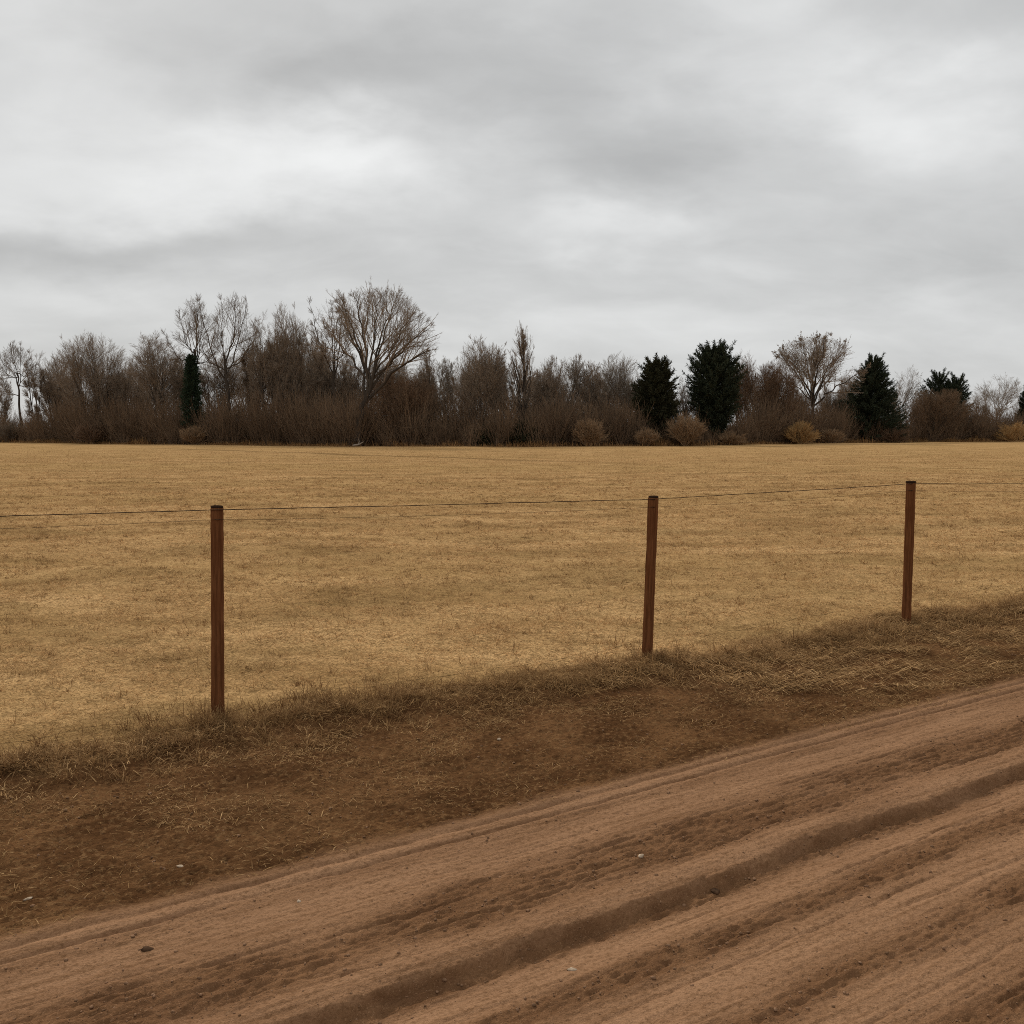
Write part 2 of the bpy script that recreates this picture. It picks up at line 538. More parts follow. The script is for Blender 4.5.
damp_shade = np.clip(0.75 * near_edge * RNG.random(n) + 0.45 * sstep(0.18, 0.55, fbm(X * 0.7, d * 1.4, 95, 3)) * RNG.random(n), 0, 1)  # first term paints the lip's shadow band into the blades
L *= 1 + 0.5 * near_edge
flat = np.where(RNG.random(n) < 0.82, RNG.uniform(1.15, 1.52, n), RNG.uniform(0.6, 1.2, n))
azm = RNG.normal(0.12, 0.55, n) + np.where(RNG.random(n) < 0.5, 0, math.pi)
blades('mown_grass', X, d, L, W, flat, azm, RNG.random(n) ** 1.1, damp_shade, curl=0.3)

# lodged longer grass on the bank
n = 150000
u = RNG.uniform(-1.8, 13, n)
e, f = edge_v(u), foot_v(u)
q = RNG.random(n) ** 0.9
v = e + 0.18 - q * (e + 0.22 - f)
prob = (1 - 0.72 * q ** 1.3) * np.clip(0.62 + 1.0 * fbm(u * 2.6, v * 2.6, 101, 3), 0.06, 1)
right = sstep(2.6, 5.0, u)
keep = RNG.random(n) < prob * (0.38 + 0.36 * right)
u, v, e, q, right = u[keep], v[keep], e[keep], q[keep], right[keep]
n = len(u)
X, Y = xy(u, v)
az_down = math.atan2(-VD[1], -VD[0])
az = np.where(RNG.random(n) < 0.35 + 0.53 * right, az_down + RNG.normal(0.45, 0.4, n), RNG.uniform(0, 2 * math.pi, n))
L = RNG.uniform(0.04, 0.15, n) * (0.85 + 0.35 * right)
pale = RNG.random(n)
damp_shade = np.clip(np.where(pale < 0.58 - 0.1 * right, RNG.uniform(0.6, 1.0, n), RNG.uniform(0.0, 0.35, n)) - 0.10 * right, 0, 1)
blades('bank_grass', X, Y, L, RNG.uniform(0.0026, 0.0056, n), RNG.uniform(1.0, 1.5, n) * (1 - right) + RNG.uniform(1.35, 1.78, n) * right, az, RNG.random(n), damp_shade, curl=0.5, lift=0.006)

# tussocks in the mown field and along its ragged edge
k1, k2 = 5200, 750
dd_ = (4.5 ** 0.5 + RNG.random(k1) * (34 ** 0.5 - 4.5 ** 0.5)) ** 2
tx = RNG.uniform(-1, 1, k1) * (0.6 * dd_ + 1)
tu, tv = uv(tx, dd_)
ok = tv > edge_v(tu) + 0.12
eu = RNG.uniform(-2.2, 12, k2)
ev = edge_v(eu) + RNG.normal(-0.08, 0.17, k2) - 0.25 * sstep(3.5, 6, eu) * RNG.random(k2)
ex, ey = xy(eu, ev)
cx0, cy0 = np.concatenate([tx[ok], ex]), np.concatenate([dd_[ok], ey])
isedge = np.concatenate([np.zeros(ok.sum()), np.ones(k2)])
nb = np.where(isedge > 0, 34, 16)
idx = np.repeat(np.arange(len(cx0)), nb)
n = len(idx)
E, sz = isedge[idx], np.repeat(RNG.uniform(0.6, 1.25, len(cx0)), nb)
tone = np.repeat(RNG.random(len(cx0)), nb)
aa = RNG.uniform(0, 2 * math.pi, n)
rr_ = np.abs(RNG.normal(0, 0.035, n)) * sz
X, Y = cx0[idx] + np.cos(aa) * rr_ * 1.5, cy0[idx] + np.sin(aa) * rr_
far = np.clip(Y / 6, 1, 4)
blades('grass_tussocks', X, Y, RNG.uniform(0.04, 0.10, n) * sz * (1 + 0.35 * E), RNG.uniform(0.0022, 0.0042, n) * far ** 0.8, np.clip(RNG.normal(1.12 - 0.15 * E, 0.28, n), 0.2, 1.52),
       aa + RNG.normal(0, 0.6, n), RNG.random(n), np.clip(np.where(tone < 0.45, RNG.normal(0.42, 0.25, n), RNG.normal(0.06, 0.12, n)) + (0.28 + 0.30 * (1 - sstep(2.0, 4.5, uv(X, Y)[0])) * (RNG.random(n) < 0.8)) * E, 0, 1), curl=0.65)  # edge tussocks carry the lip's shade in their colour, strongest at left

# tufts round the feet of the posts
XX, YY, LL, AA, DD = [], [], [], [], []
for (bx, by), k, hmax in ((gp(217, 716)[:2], 260, 0.15), (gp(647, 660)[:2], 170, 0.13), (gp(906, 628)[:2], 110, 0.10)):
    aa = RNG.uniform(0, 2 * math.pi, k)
    rr_ = 0.045 + np.abs(RNG.normal(0, 0.055, k))
    XX.append(bx + np.cos(aa) * rr_); YY.append(by + np.sin(aa) * rr_ * 0.8)
    LL.append(RNG.uniform(0.04, hmax, k)); AA.append(aa + RNG.normal(0, 0.7, k)); DD.append(np.clip(RNG.normal(0.75, 0.3, k), 0, 1))
XX, YY, LL, AA, DD = map(np.concatenate, (XX, YY, LL, AA, DD))
blades('post_tufts', XX, YY, LL, RNG.uniform(0.0022, 0.0045, len(XX)), RNG.uniform(0.15, 1.1, len(XX)), AA, RNG.random(len(XX)), DD, curl=0.6)

# dead straws lying on the verge soil
n = 110000
u = RNG.uniform(-2, 12, n)
f = foot_v(u)
v = 3.58 + (f + 0.15 - 3.58) * RNG.random(n) ** 0.75
dens = np.clip(0.35 + 1.1 * fbm(u * 1.8, v * 2.2, 111, 3), 0.02, 1) * (0.35 + 0.65 * sstep(3.7, 4.8, v))
keep = RNG.random(n) < dens
u, v = u[keep], v[keep]
n = len(u)
X, Y = xy(u, v)
blades('loose_straw', X, Y, RNG.uniform(0.015, 0.06, n), RNG.uniform(0.0018, 0.0036, n), RNG.uniform(1.3, 1.56, n), RNG.uniform(0, 2 * math.pi, n),
       RNG.random(n), np.clip(RNG.normal(0.5, 0.28, n), 0, 1), curl=0.25, lift=0.006)


# clods of soil
def ico():
    p = (1 + 5 ** 0.5) / 2
    vs = np.array([(-1, p, 0), (1, p, 0), (-1, -p, 0), (1, -p, 0), (0, -1, p), (0, 1, p), (0, -1, -p), (0, 1, -p), (p, 0, -1), (p, 0, 1), (-p, 0, -1), (-p, 0, 1)]) / math.sqrt(1 + p * p)
    fs = np.array([(0, 11, 5), (0, 5, 1), (0, 1, 7), (0, 7, 10), (0, 10, 11), (1, 5, 9), (5, 11, 4), (11, 10, 2), (10, 7, 6), (7, 1, 8), (3, 9, 4), (3, 4, 2), (3, 2, 6), (3, 6, 8), (3, 8, 9), (4, 9, 5), (2, 4, 11), (6, 2, 10), (8, 6, 7), (9, 8, 1)])
    return vs, fs


IV, IF = ico()
n = 75000
u = RNG.uniform(-2.2, 11, n)
v = RNG.uniform(1.2, 4.9, n)
z, R, VG, FD = ground(u, v)
keep = RNG.random(n) < np.clip(R * 0.9 + VG * 0.28 + 0.015, 0, 1)
u, v, z = u[keep], v[keep], z[keep]
n = len(u)
X, Y = xy(u, v)
rad = 0.0018 + 0.0062 * RNG.random(n) ** 7
scale = RNG.uniform(0.6, 1.4, (n, 1, 3)) * rad[:, None, None] * np.array([1, 1, 0.65])
jit = RNG.uniform(0.72, 1.22, (n, 12, 1))
V = IV[None] * jit * scale + np.stack([X, Y, z + rad * 0.15], -1)[:, None, :]
faces = (IF[None] + (np.arange(n) * 12)[:, None, None]).reshape(-1, 3)
tag(mesh_np('soil_clods', V.reshape(-1, 3), [faces], M_CLOD, smooth=False), kind='stuff')


# ------------------------------------------------------------------ stones one can pick out
def sub_ico(seed, squash):
    r = np.random.default_rng(seed)
    V = [tuple(p) for p in IV]
    cache, Fs = {}, []

    def midp(a, b):
        k = (min(a, b), max(a, b))
        if k not in cache:
            p = (np.array(V[a]) + np.array(V[b])) / 2
            V.append(tuple(p / np.linalg.norm(p)))
            cache[k] = len(V) - 1
        return cache[k]
    for a, b, c in IF:
        ab, bc, ca = midp(a, b), midp(b, c), midp(c, a)
        Fs += [(a, ab, ca), (b, bc, ab), (c, ca, bc), (ab, bc, ca)]
    V = np.array(V)
    V *= 1 + 0.22 * r.standard_normal((len(V), 1)) * 0.6
    return V * np.array([1.25, 0.85, squash]), np.array(Fs)


def stone(px, py, r, label, mat, seed, zz=ROAD_Z + 0.01, squash=0.5, name='stone', cat='stone'):
    p = gp(px, py, zz)
    z = float(ground_z(p[0], p[1]))
    p = gp(px, py, z)
    z = float(ground_z(p[0], p[1]))
    Vs, Fs = sub_ico(seed, squash)
    o = mesh_np(name, Vs * r * 0.8, [Fs], mat, smooth=False)
    o.location = (p[0], p[1], z + r * squash * 0.15)
    o.rotation_euler = (0.1, 0.1, seed * 1.3)
    tag(o, label, cat)


stone(499, 738, 0.016, 'small whitish stone on dark soil below the grass edge, between the first two posts', M_STONE, 1)
stone(180, 866, 0.017, 'flat pale stone on the dark verge soil just above the road edge', M_STONE, 2, squash=0.3)
stone(28, 898, 0.015, 'pale stone on dark verge soil at the far left of the photo', M_STONE, 3, squash=0.35)
stone(299, 901, 0.010, 'tiny white stone on the smooth wheel track nearest the verge', M_STONE, 4)
stone(147, 950, 0.020, 'dark earth lump on the smooth wheel track at the lower left', M_CLODD, 5, name='earth_lump', cat='earth lump')
stone(716, 883, 0.024, 'dark flat earth lump lying in the deep rut', M_CLODD, 6, squash=0.4, zz=ROAD_Z - 0.03, name='earth_lump', cat='earth lump')
stone(572, 970, 0.018, 'flat pale stone below the deep rut, near the bottom of the photo', M_STONE, 7, squash=0.35, zz=ROAD_Z - 0.03)
stone(641, 856, 0.016, 'pale stone among the rough clods above the deep rut', M_STONE, 8, squash=0.5)

# ------------------------------------------------------------------ fence
LEAN = {}


def post(base_px, top_px, wpx, label, seed, cap=0.0):
    b0 = gp(*base_px)
    b0[2] = float(ground_z(b0[0], b0[1]))
    b0 = gp(base_px[0], base_px[1], b0[2])
    tp = at_depth(top_px[0], top_px[1], b0[1])
    return make_post(b0, tp, wpx * b0[1] / F, label, seed, cap)


def make_post(b0, tp, w, label, seed, cap=0.0, yaw=None):
    r = np.random.default_rng(seed)
    axis = tp - b0
    h = float(np.linalg.norm(axis))
    K = 22
    c = 0.10
    prof = np.array([(-.5 + c, -.5), (.5 - c, -.5), (.5, -.5 + c), (.5, .5 - c), (.5 - c, .5), (-.5 + c, .5), (-.5, .5 - c), (-.5, -.5 + c)])
    hs = np.concatenate([[-0.30, -0.02], np.linspace(0.01, h - 0.012, K), [h - 0.004]])
    V = []
    for k, z in enumerate(hs):
        sw = w * (1 + 0.03 * math.sin(z * 5 + seed) + r.normal(0, 0.008)) * (1.0 - 0.05 * z / h)
        if k == len(hs) - 1: sw *= 0.96
        off = r.normal(0, 0.0008, 2)
        for x, y in prof:
            V.append((x * sw + off[0] + r.normal(0, 0.0006), y * sw + off[1] + r.normal(0, 0.0006), z))
    V = np.array(V)
    K2 = len(hs)
    i = np.arange(K2 - 1)[:, None] * 8
    j = np.arange(8)[None, :]
    q = np.stack([i + j, i + (j + 1) % 8, i + 8 + (j + 1) % 8, i + 8 + j], -1).reshape(-1, 4)
    capf = np.array([[(K2 - 1) * 8 + a for a in range(8)]])
    o = mesh_np('fence_post', V, [q, capf], M_POST, smooth=False)
    o.location = b0
    ax = axis / h
    # tilt the post
    o.rotation_mode = 'QUATERNION'
    import mathutils
    qn = mathutils.Vector((0, 0, 1)).rotation_difference(mathutils.Vector(ax))
    yw = math.atan2(b0[0], b0[1]) if yaw is None else yaw
    o.rotation_quaternion = qn @ mathutils.Quaternion((0, 0, 1), -yw + r.normal(0, 0.06))
    tag(o, label, 'fence post', 'posts of the wire fence')
    # weathered end grain on top: a slightly domed cap block
    cw = w * (0.95 + cap)
    CV, rings = [], [(cw * 0.97, h - 0.0035), (cw * 1.0, h + 0.001), (cw * 0.93, h + 0.006), (cw * 0.5, h + 0.009)]
    for rw, z in rings:
        for x, y in prof:
            CV.append((x * rw, y * rw, z + r.normal(0, 0.0004)))
    i = np.arange(3)[:, None] * 8
    q = np.stack([i + j, i + (j + 1) % 8, i + 8 + (j + 1) % 8, i + 8 + j], -1).reshape(-1, 4)
    mesh_np('end_grain', np.array(CV), [q, np.array([[24 + a for a in range(8)]])], M_POSTEND, parent=o, smooth=False)
    # wire staples
    import mathutils as mu
    for dz in (0.012, 0.068):
        SV, SF = tube(np.array([[-0.012, 0, 0], [-0.012, -0.009, 0], [0.012, -0.009, 0], [0.012, 0, 0]]) + np.array([0, -w * 0.47, h - dz]), 0.0022, 5)
        mesh_np('staple', SV, [SF], M_WIRE, parent=o)
    return b0, tp, ax, h


def tube(P, r, S=6):
    P = np.asarray(P, float)
    n = len(P)
    T = np.gradient(P, axis=0)
    T /= np.linalg.norm(T, axis=1)[:, None] + 1e-9
    ref = np.array([0.0, 0.0, 1.0]) if abs(T[0][2]) < 0.9 else np.array([1.0, 0, 0])
    A = np.cross(T, ref)
    A /= np.linalg.norm(A, axis=1)[:, None] + 1e-9
    B = np.cross(T, A)
    an = np.arange(S) * 2 * math.pi / S
    V = P[:, None, :] + (A[:, None, :] * np.cos(an)[None, :, None] + B[:, None, :] * np.sin(an)[None, :, None]) * np.broadcast_to(np.asarray(r, float).reshape(-1, 1, 1), (n, 1, 1))
    i = np.arange(n - 1)[:, None] * S
    j = np.arange(S)[None, :]
    q = np.stack([i + j, i + (j + 1) % S, i + S + (j + 1) % S, i + S + j], -1).reshape(-1, 4)
    return V.reshape(-1, 3), q


posts = []
posts.append(post((218, 714), (217, 507), 12.5, 'dark brown timber fence post nearest the camera, its foot in dark tufted grass', 1))
posts.append(post((647, 657), (653.5, 497), 10.6, 'middle brown timber fence post leaning slightly right', 2))
posts.append(post((906, 625), (911, 482), 9.0, 'smallest brown timber fence post, with dark flared top, at the head of the bank', 3, cap=0.16))
P = [np.array(p[0]) for p in posts]
left0 = P[0] - np.array([2.70, 0.62, 0])
right0 = P[2] + np.array([2.40, 1.12, 0])
for q_, lab, sd in ((left0, 'brown timber fence post beyond the left edge of the photo', 4), (right0, 'brown timber fence post beyond the right edge of the photo', 5)):
    q_[2] = float(ground_z(q_[0], q_[1]))
    posts.append(make_post(q_, q_ + np.array([0, 0, 1.17]), 0.07, lab, sd))
order = [3, 0, 1, 2, 4]


def wire(dz, r, sag, label):
    pts = []
    rr = np.random.default_rng(int(dz * 1000))
    anchors = []
    for k in order:
        b0, tp, ax, h = posts[k]
        a = tp - ax * dz
        out = np.array([-math.sin(math.atan2(b0[0], b0[1])), -math.cos(math.atan2(b0[0], b0[1])), 0]) * 0.042
        anchors.append(a + out)
    for a, b_ in zip(anchors[:-1], anchors[1:]):
        for t in np.linspace(0, 1, 24, endpoint=False):
            p = a * (1 - t) + b_ * t
            p = p + np.array([0, 0, -sag * 4 * t * (1 - t) + rr.normal(0, 0.0012)])
            pts.append(p)
    pts.append(anchors[-1])
    V, q = tube(np.array(pts), r, 6)
    tag(mesh_np('fence_wire', V, [q], M_WIRE), label, 'wire', 'wires of the fence')


wire(0.012, 0.0025, 0.003, 'upper and thicker dark fence wire strung along the post tops')
wire(0.068, 0.0010, 0.014, 'lower and thinner dark fence wire just below the top wire')


# ------------------------------------------------------------------ trees
def unit(a):
    return a / (np.linalg.norm(a, axis=-1, keepdims=True) + 1e-9)


def grow(r, S, D, L, R, K, wob, trop, tip=0.35):
    B = len(S)
    Pn = np.zeros((B, K + 1, 3))
    Pn[:, 0] = S
    d = unit(D)
    for k in range(K):
        Pn[:, k + 1] = Pn[:, k] + d * (L / K)[:, None]
        d = unit(d + r.normal(0, wob, (B, 3)) + np.array([0, 0, trop / K]))
    Rn = R[:, None] * np.linspace(1, tip, K + 1)[None, :]
    return Pn, Rn


def kids(r, Pn, Rn, L, n, smin, ang, lr, rr, smax=1.0, tipkid=True):
    B, K1, _ = Pn.shape
    K = K1 - 1
    s = smin + (smax - smin) * ((np.arange(n)[None, :] + r.random((B, n))) / n)
    if tipkid:
        s[:, -1] = 0.999
    f = np.clip(s * K, 0, K - 1e-4)
    i = f.astype(int)
    t = (f - i)[..., None]
    b = np.arange(B)[:, None]
    S = Pn[b, i] * (1 - t) + Pn[b, i + 1] * t
    T = unit(Pn[b, i + 1] - Pn[b, i])
    Rp = Rn[b, i] * (1 - t[..., 0]) + Rn[b, i + 1] * t[..., 0]
    q = r.normal(size=(B, n, 3))
    q = unit(q - (q * T).sum(-1, keepdims=True) * T)
    a = r.normal(ang, ang * 0.3, (B, n))
    if tipkid:
        a[:, -1] *= 0.35
    D = T * np.cos(a)[..., None] + q * np.sin(a)[..., None]
    Lc = lr * L[:, None] * (1.2 - 0.75 * s) * r.uniform(0.65, 1.25, (B, n))
    Rc = Rp * rr * r.uniform(0.7, 1.05, (B, n))
    return S.reshape(-1, 3), D.reshape(-1, 3), Lc.ravel(), Rc.ravel()


def tubes(levels):
    """levels: list of (P (B,K+1,3), R (B,K+1), sides) -> verts, quads, tint"""
    Vs, Fs, Ts, off = [], [], [], 0
    rr = np.random.default_rng(3)
    for Pn, Rn, S in levels:
        B, K1, _ = Pn.shape
        T = unit(np.gradient(Pn, axis=1))
        ref = np.where(np.abs(T[..., 2:3]) < 0.9, np.array([0, 0, 1.0]), np.array([1.0, 0, 0]))
        A = unit(np.cross(T, ref))
        Bn = np.cross(T, A)
        an = np.arange(S) * 2 * math.pi / S
        V = Pn[:, :, None, :] + (A[:, :, None, :] * np.cos(an)[:, None] + Bn[:, :, None, :] * np.sin(an)[:, None]) * Rn[:, :, None, None]
        idx = off + np.arange(B * K1 * S).reshape(B, K1, S)
        a = idx[:, :-1, :]
        c = idx[:, 1:, :]
        q = np.stack([a, np.roll(a, -1, 2), np.roll(c, -1, 2), c], -1).reshape(-1, 4)
        Vs.append(V.reshape(-1, 3))
        Fs.append(q)
        Ts.append(np.repeat(rr.random(B), K1 * S))
        off += B * K1 * S
    return np.concatenate(Vs), np.concatenate(Fs), np.concatenate(Ts)


FORMS = {
    'vase':   dict(stems=1, spread=0.05, lead=0.46, n1=10, s1=0.55, a1=0.46, n2=10, a2=0.50, n3=8, a3=0.55, n4=7, a4=0.55, trop=0.5, zc=0.60, low=0.45),
    'twin':   dict(stems=2, spread=0.22, lead=0.60, n1=10, s1=0.30, a1=0.50, n2=10, a2=0.52, n3=8, a3=0.55, n4=7, a4=0.55, trop=0.4, zc=0.62, low=0.45),
    'round':  dict(stems=1, spread=0.03, lead=0.55, n1=16, s1=0.30, a1=0.70, n2=9, a2=0.52, n3=7, a3=0.55, n4=6, a4=0.55, trop=0.35, zc=0.60, low=0.40),
    'broom':  dict(stems=9, spread=0.22, lead=0.62, n1=7, s1=0.20, a1=0.30, n2=8, a2=0.40, n3=6, a3=0.48, n4=5, a4=0.52, trop=0.35, zc=0.52, low=0.55),
    'fan':    dict(stems=5, spread=0.20, lead=0.42, n1=8, s1=0.40, a1=0.42, n2=9, a2=0.42, n3=7, a3=0.48, n4=6, a4=0.5, trop=0.15, zc=0.60, low=0.50),
    'poplar': dict(stems=1, spread=0.01, lead=0.86, n1=36, s1=0.08, a1=0.36, n2=6, a2=0.34, n3=5, a3=0.4, n4=5, a4=0.4, trop=0.9, zc=0.50, low=0.50),
    'wispy':  dict(stems=3, spread=0.16, lead=0.66, n1=9, s1=0.3, a1=0.42, n2=9, a2=0.54, n3=7, a3=0.6, n4=6, a4=0.6, trop=0.28, zc=0.58, low=0.50),
    'lean':   dict(stems=1, spread=0.0, lead=0.50, n1=13, s1=0.66, a1=0.50, n2=13, a2=0.50, n3=9, a3=0.55, n4=8, a4=0.55, trop=0.30, zc=0.60, low=0.36),
    'shrub':  dict(stems=26, spread=0.46, lead=0.80, n1=7, s1=0.15, a1=0.40, n2=6, a2=0.42, n3=6, a3=0.45, n4=0, a4=0, trop=0.25, zc=0.30, low=0.45),
}


def to_shell(S, D, c, rad, rad_low):
    """distance from S along D to the crown's egg-shaped outline"""
    D = unit(D)
    t = np.zeros(len(S))
    for k in range(2):
        z = S[:, 2] + D[:, 2] * t
        rz = np.where(z >= c[2], rad[2], rad_low)
        q = np.stack([np.full(len(S), rad[0]), np.full(len(S), rad[1]), rz], -1)
        o, d = (S - c) / q, D / q
        A, B, C_ = (d * d).sum(-1), (o * d).sum(-1), (o * o).sum(-1) - 1
        disc = B * B - A * C_
        t = np.where(disc > 0, (-B + np.sqrt(np.maximum(disc, 0))) / A, 0)
    return np.maximum(t, 0.015 * rad[2])


def tree_mesh(seed, H, W, form, twigs, bark, r0=None, lean=(0, 0), twig_r=0.0095, skew=0.0, leafy=None, lump=0.10, limbs=None):
    r = np.random.default_rng(seed)
    f = FORMS[form]
    ns = f['stems']
    az = r.uniform(0, 2 * math.pi) + np.arange(ns) * 2 * math.pi / ns + r.normal(0, 0.3, ns)
    sp = np.abs(r.normal(f['spread'], f['spread'] * 0.35, ns)) if form not in ('broom', 'shrub') else f['spread'] * 1.7 * np.sqrt(r.random(ns))
    wide = np.clip(0.9 * W / H, 0.35, 1.6) if form in ('broom', 'fan', 'wispy') else 1.0
    if form == 'shrub': wide = np.clip(0.7 * W / H, 0.6, 1.6)
    sp = sp * wide * (1.35 if form != 'shrub' else 1.2)
    D = np.stack([np.cos(az) * np.sin(sp) + lean[0], np.sin(az) * np.sin(sp) + lean[1], np.cos(sp)], -1)
    S = np.stack([np.cos(az) * 0.015 * H * (ns > 1), np.sin(az) * 0.015 * H * (ns > 1), np.full(ns, -0.15)], -1)
    L = f['lead'] * H * r.uniform(0.85, 1.1, ns)
    r0 = r0 or 0.014 * H
    R = np.full(ns, r0 / math.sqrt(ns) * 1.1) * r.uniform(0.8, 1.1, ns)
    c = np.array([skew, 0, f['zc'] * H])
    rad = np.array([W / 2, W / 2 * 0.85, H - c[2]])
    low = f['low'] * H
    shell = lambda s, d: to_shell(s, d, c, rad, low)
    if ns > 1:
        L = np.minimum(L, shell(S, D) * 0.86)
    if limbs:
        P0, P1 = limbs(r)
        R0 = np.linspace(r0, r0 * 0.42, P0.shape[1])[None] * np.ones((len(P0), 1))
        R1 = np.linspace(r0 * 0.40, r0 * 0.06, P1.shape[1])[None] * r.uniform(0.75, 1.1, (len(P1), 1))
        l = np.linalg.norm(np.diff(P1, axis=1), axis=-1).sum(1)
    else:
      P0, R0 = grow(r, S, D, L, R, 9, 0.05, 0.2 if form != 'lean' else 0.1, 0.42)
      s, d, l, ra = kids(r, P0, R0, L, f['n1'], f['s1'], f['a1'], 1.0, 0.80)
      l = shell(s, d + np.array([0, 0, f['trop'] * 0.3])) * r.uniform(0.55, 1.0, len(s)) * (r.uniform(0.6, 1.25, len(s)) if form == 'shrub' else 1.0)
      P1, R1 = grow(r, s, d, l, np.maximum(ra, 0.030), 7, 0.085, f['trop'], 0.28)
    s, d, l2, ra = kids(r, P1, R1, l, f['n2'], 0.18, f['a2'], 0.62, 0.62)
    # the outline of the crown is lumpy: some boughs stop short of it
    sh = shell(s, d) * (1 + (lump if form != 'shrub' else 0.6) * r.normal(0, 1, len(s))) + (0.10 * H * r.random(len(s)) if form == 'shrub' else 0)
    l2 = np.clip(np.minimum(l2, sh), 0.03 * H, None)
    P2, R2 = grow(r, s, d, l2, np.maximum(ra, 0.015), 5, 0.10, f['trop'] * 0.6, 0.4)
    s, d, l3, ra = kids(r, P2, R2, l2, f['n3'], 0.15, f['a3'], 0.58, 0.66)
    l3 = np.clip(np.minimum(l3, shell(s, d) * 1.05), 0.025 * H, 0.2 * H) if form != 'shrub' else l3 * r.uniform(0.6, 1.4, len(l3))
    P3, R3 = grow(r, s, d, l3, np.clip(ra, twig_r * 0.9, twig_r * 1.6), 3, 0.12, f['trop'] * 0.5, 0.6)
    lv = [[P0, R0, 7], [P1, R1, 5], [P2, R2, 4], [P3, R3, 3]]
    if f['n4']:
        s, d, l4, ra = kids(r, P3, R3, l3, f['n4'], 0.12, f['a4'], 0.65, 0.8)
        l4 = np.clip(np.minimum(l4, shell(s, d) + 0.012 * H), 0.015 * H, 0.08 * H)
        P4, R4 = grow(r, s, d, l4, np.full(len(l4), twig_r) * r.uniform(0.55, 1.0, len(l4)), 2, 0.14, f['trop'] * 0.4, 0.45)
        lv.append([P4, R4, 3])
    tips = lv[-1][0][:, -1]
    kz = H / np.percentile(tips[:, 2], 99.85)
    cc = np.percentile(tips[:, 0], [1.5, 98.5])
    kx = W / (cc[1] - cc[0])
    if limbs: kx = kz = 1.0
    for e in lv:
        e[0] = e[0] * np.array([kx, kx, kz])
    Vt, Ft, Tt = tubes([tuple(x) for x in lv[:2]])
    Vc, Fc, Tc = tubes([tuple(x) for x in lv[2:]])
    ge = [Fc]
    if leafy:
        nl = int(leafy)
        pick = r.integers(0, len(lv[-1][0]), nl)
        p = lv[-1][0][pick, r.integers(1, 3, nl)]
        a, b_ = unit(r.normal(0, 1, (nl, 3))) * 0.10, unit(r.normal(0, 1, (nl, 3))) * 0.06
        LV = np.stack([p - a, p + b_, p + a, p - b_], 1).reshape(-1, 3)
        ge.append(np.arange(nl * 4).reshape(-1, 4) + len(Vc))
        Vc = np.concatenate([Vc, LV])
        Tc = np.concatenate([Tc, np.repeat(r.random(nl), 4)])
    return (Vt, [Ft], Tt, bark), (Vc, ge, Tc, twigs), 0.5 * (cc[0] + cc[1]) * kx


BASE_X = [-200, 0, 200, 350, 500, 700, 850, 1024, 1200]
BASE_Y = [441.5, 442.3, 444.8, 446.2, 446.6, 445.6, 442.6, 441.4, 441]


def base_depth(px):
    return float(gp(px, np.interp(px, BASE_X, BASE_Y))[1])


def base_depth_arr(px):
    return np.array([base_depth(a) for a in px])


tree_seed = [100]


def tree(px, top, half, form, label, off=3.0, twigs=None, bark=None, name='bare_tree', cat='tree', base_px=None, group=None, **kw):
    """a tree whose crown is centred on px, as tall as it reads at its own distance"""
    tree_seed[0] += 1
    D = base_depth(px) + off
    H = (at_depth(px, top, D)[2])
    W = 2 * half * D / F
    if 'limbs' in kw:
        tp_, lp_ = kw.pop('limbs')
        fork = kw.pop('fork', 0.55)

        def conv(path, r, n, amp, y0=0.0):
            p = np.array([[(a - base_px) / F * D, 0.0, at_depth(a, b_, D)[2]] for a, b_ in path])
            t = np.linspace(0, 1, len(path))
            q = np.linspace(0, 1, n)
            # smooth curve through the points
            o = np.stack([np.interp(q, t, p[:, k]) for k in range(3)], -1)
            o[1:-1] = 0.25 * o[:-2] + 0.5 * o[1:-1] + 0.25 * o[2:]
            o[:, 1] = y0 + r.normal(0, amp) * q ** 1.3
            o[1:] += r.normal(0, 0.012 * W, (n - 1, 3)) * np.array([1, 1, 0.5])
            return o

        def limbs(r):
            tk = conv(tp_, r, 10, 0.0)
            tk[:, 1] = 0
            # limbs leave the trunk at different heights
            zt = np.array(tp_, float)
            P1 = []
            for k, l_ in enumerate(lp_):
                t = (len(tp_) - 1) * r.uniform(fork, 1.0)
                st = (float(np.interp(t, range(len(tp_)), zt[:, 0])), float(np.interp(t, range(len(tp_)), zt[:, 1])))
                P1.append(conv([st] + l_, r, 10, 0.28 * W))
            P1 = np.stack(P1)
            return tk[None], P1
        kw['limbs'] = limbs
        kw['skew'] = (px - base_px) / F * D
    tr, cr, cx = tree_mesh(kw.pop('seed', tree_seed[0]), H, W, form, twigs or M_TWIG, bark or M_BARK, **kw)
    x = (px - 512) / F * D if base_px is None else (base_px - 512) / F * D
    if base_px is None:
        x -= cx
    root = empty(name, (x, D, float(ground_z(x, D))), label, cat, group)
    a = mesh_np('trunk', tr[0], tr[1], tr[3], parent=root, attrs={'tint': ('FLOAT', tr[2])})
    b_ = mesh_np('crown', cr[0], cr[1], cr[3], parent=root, attrs={'tint': ('FLOAT', cr[2])})
    return root


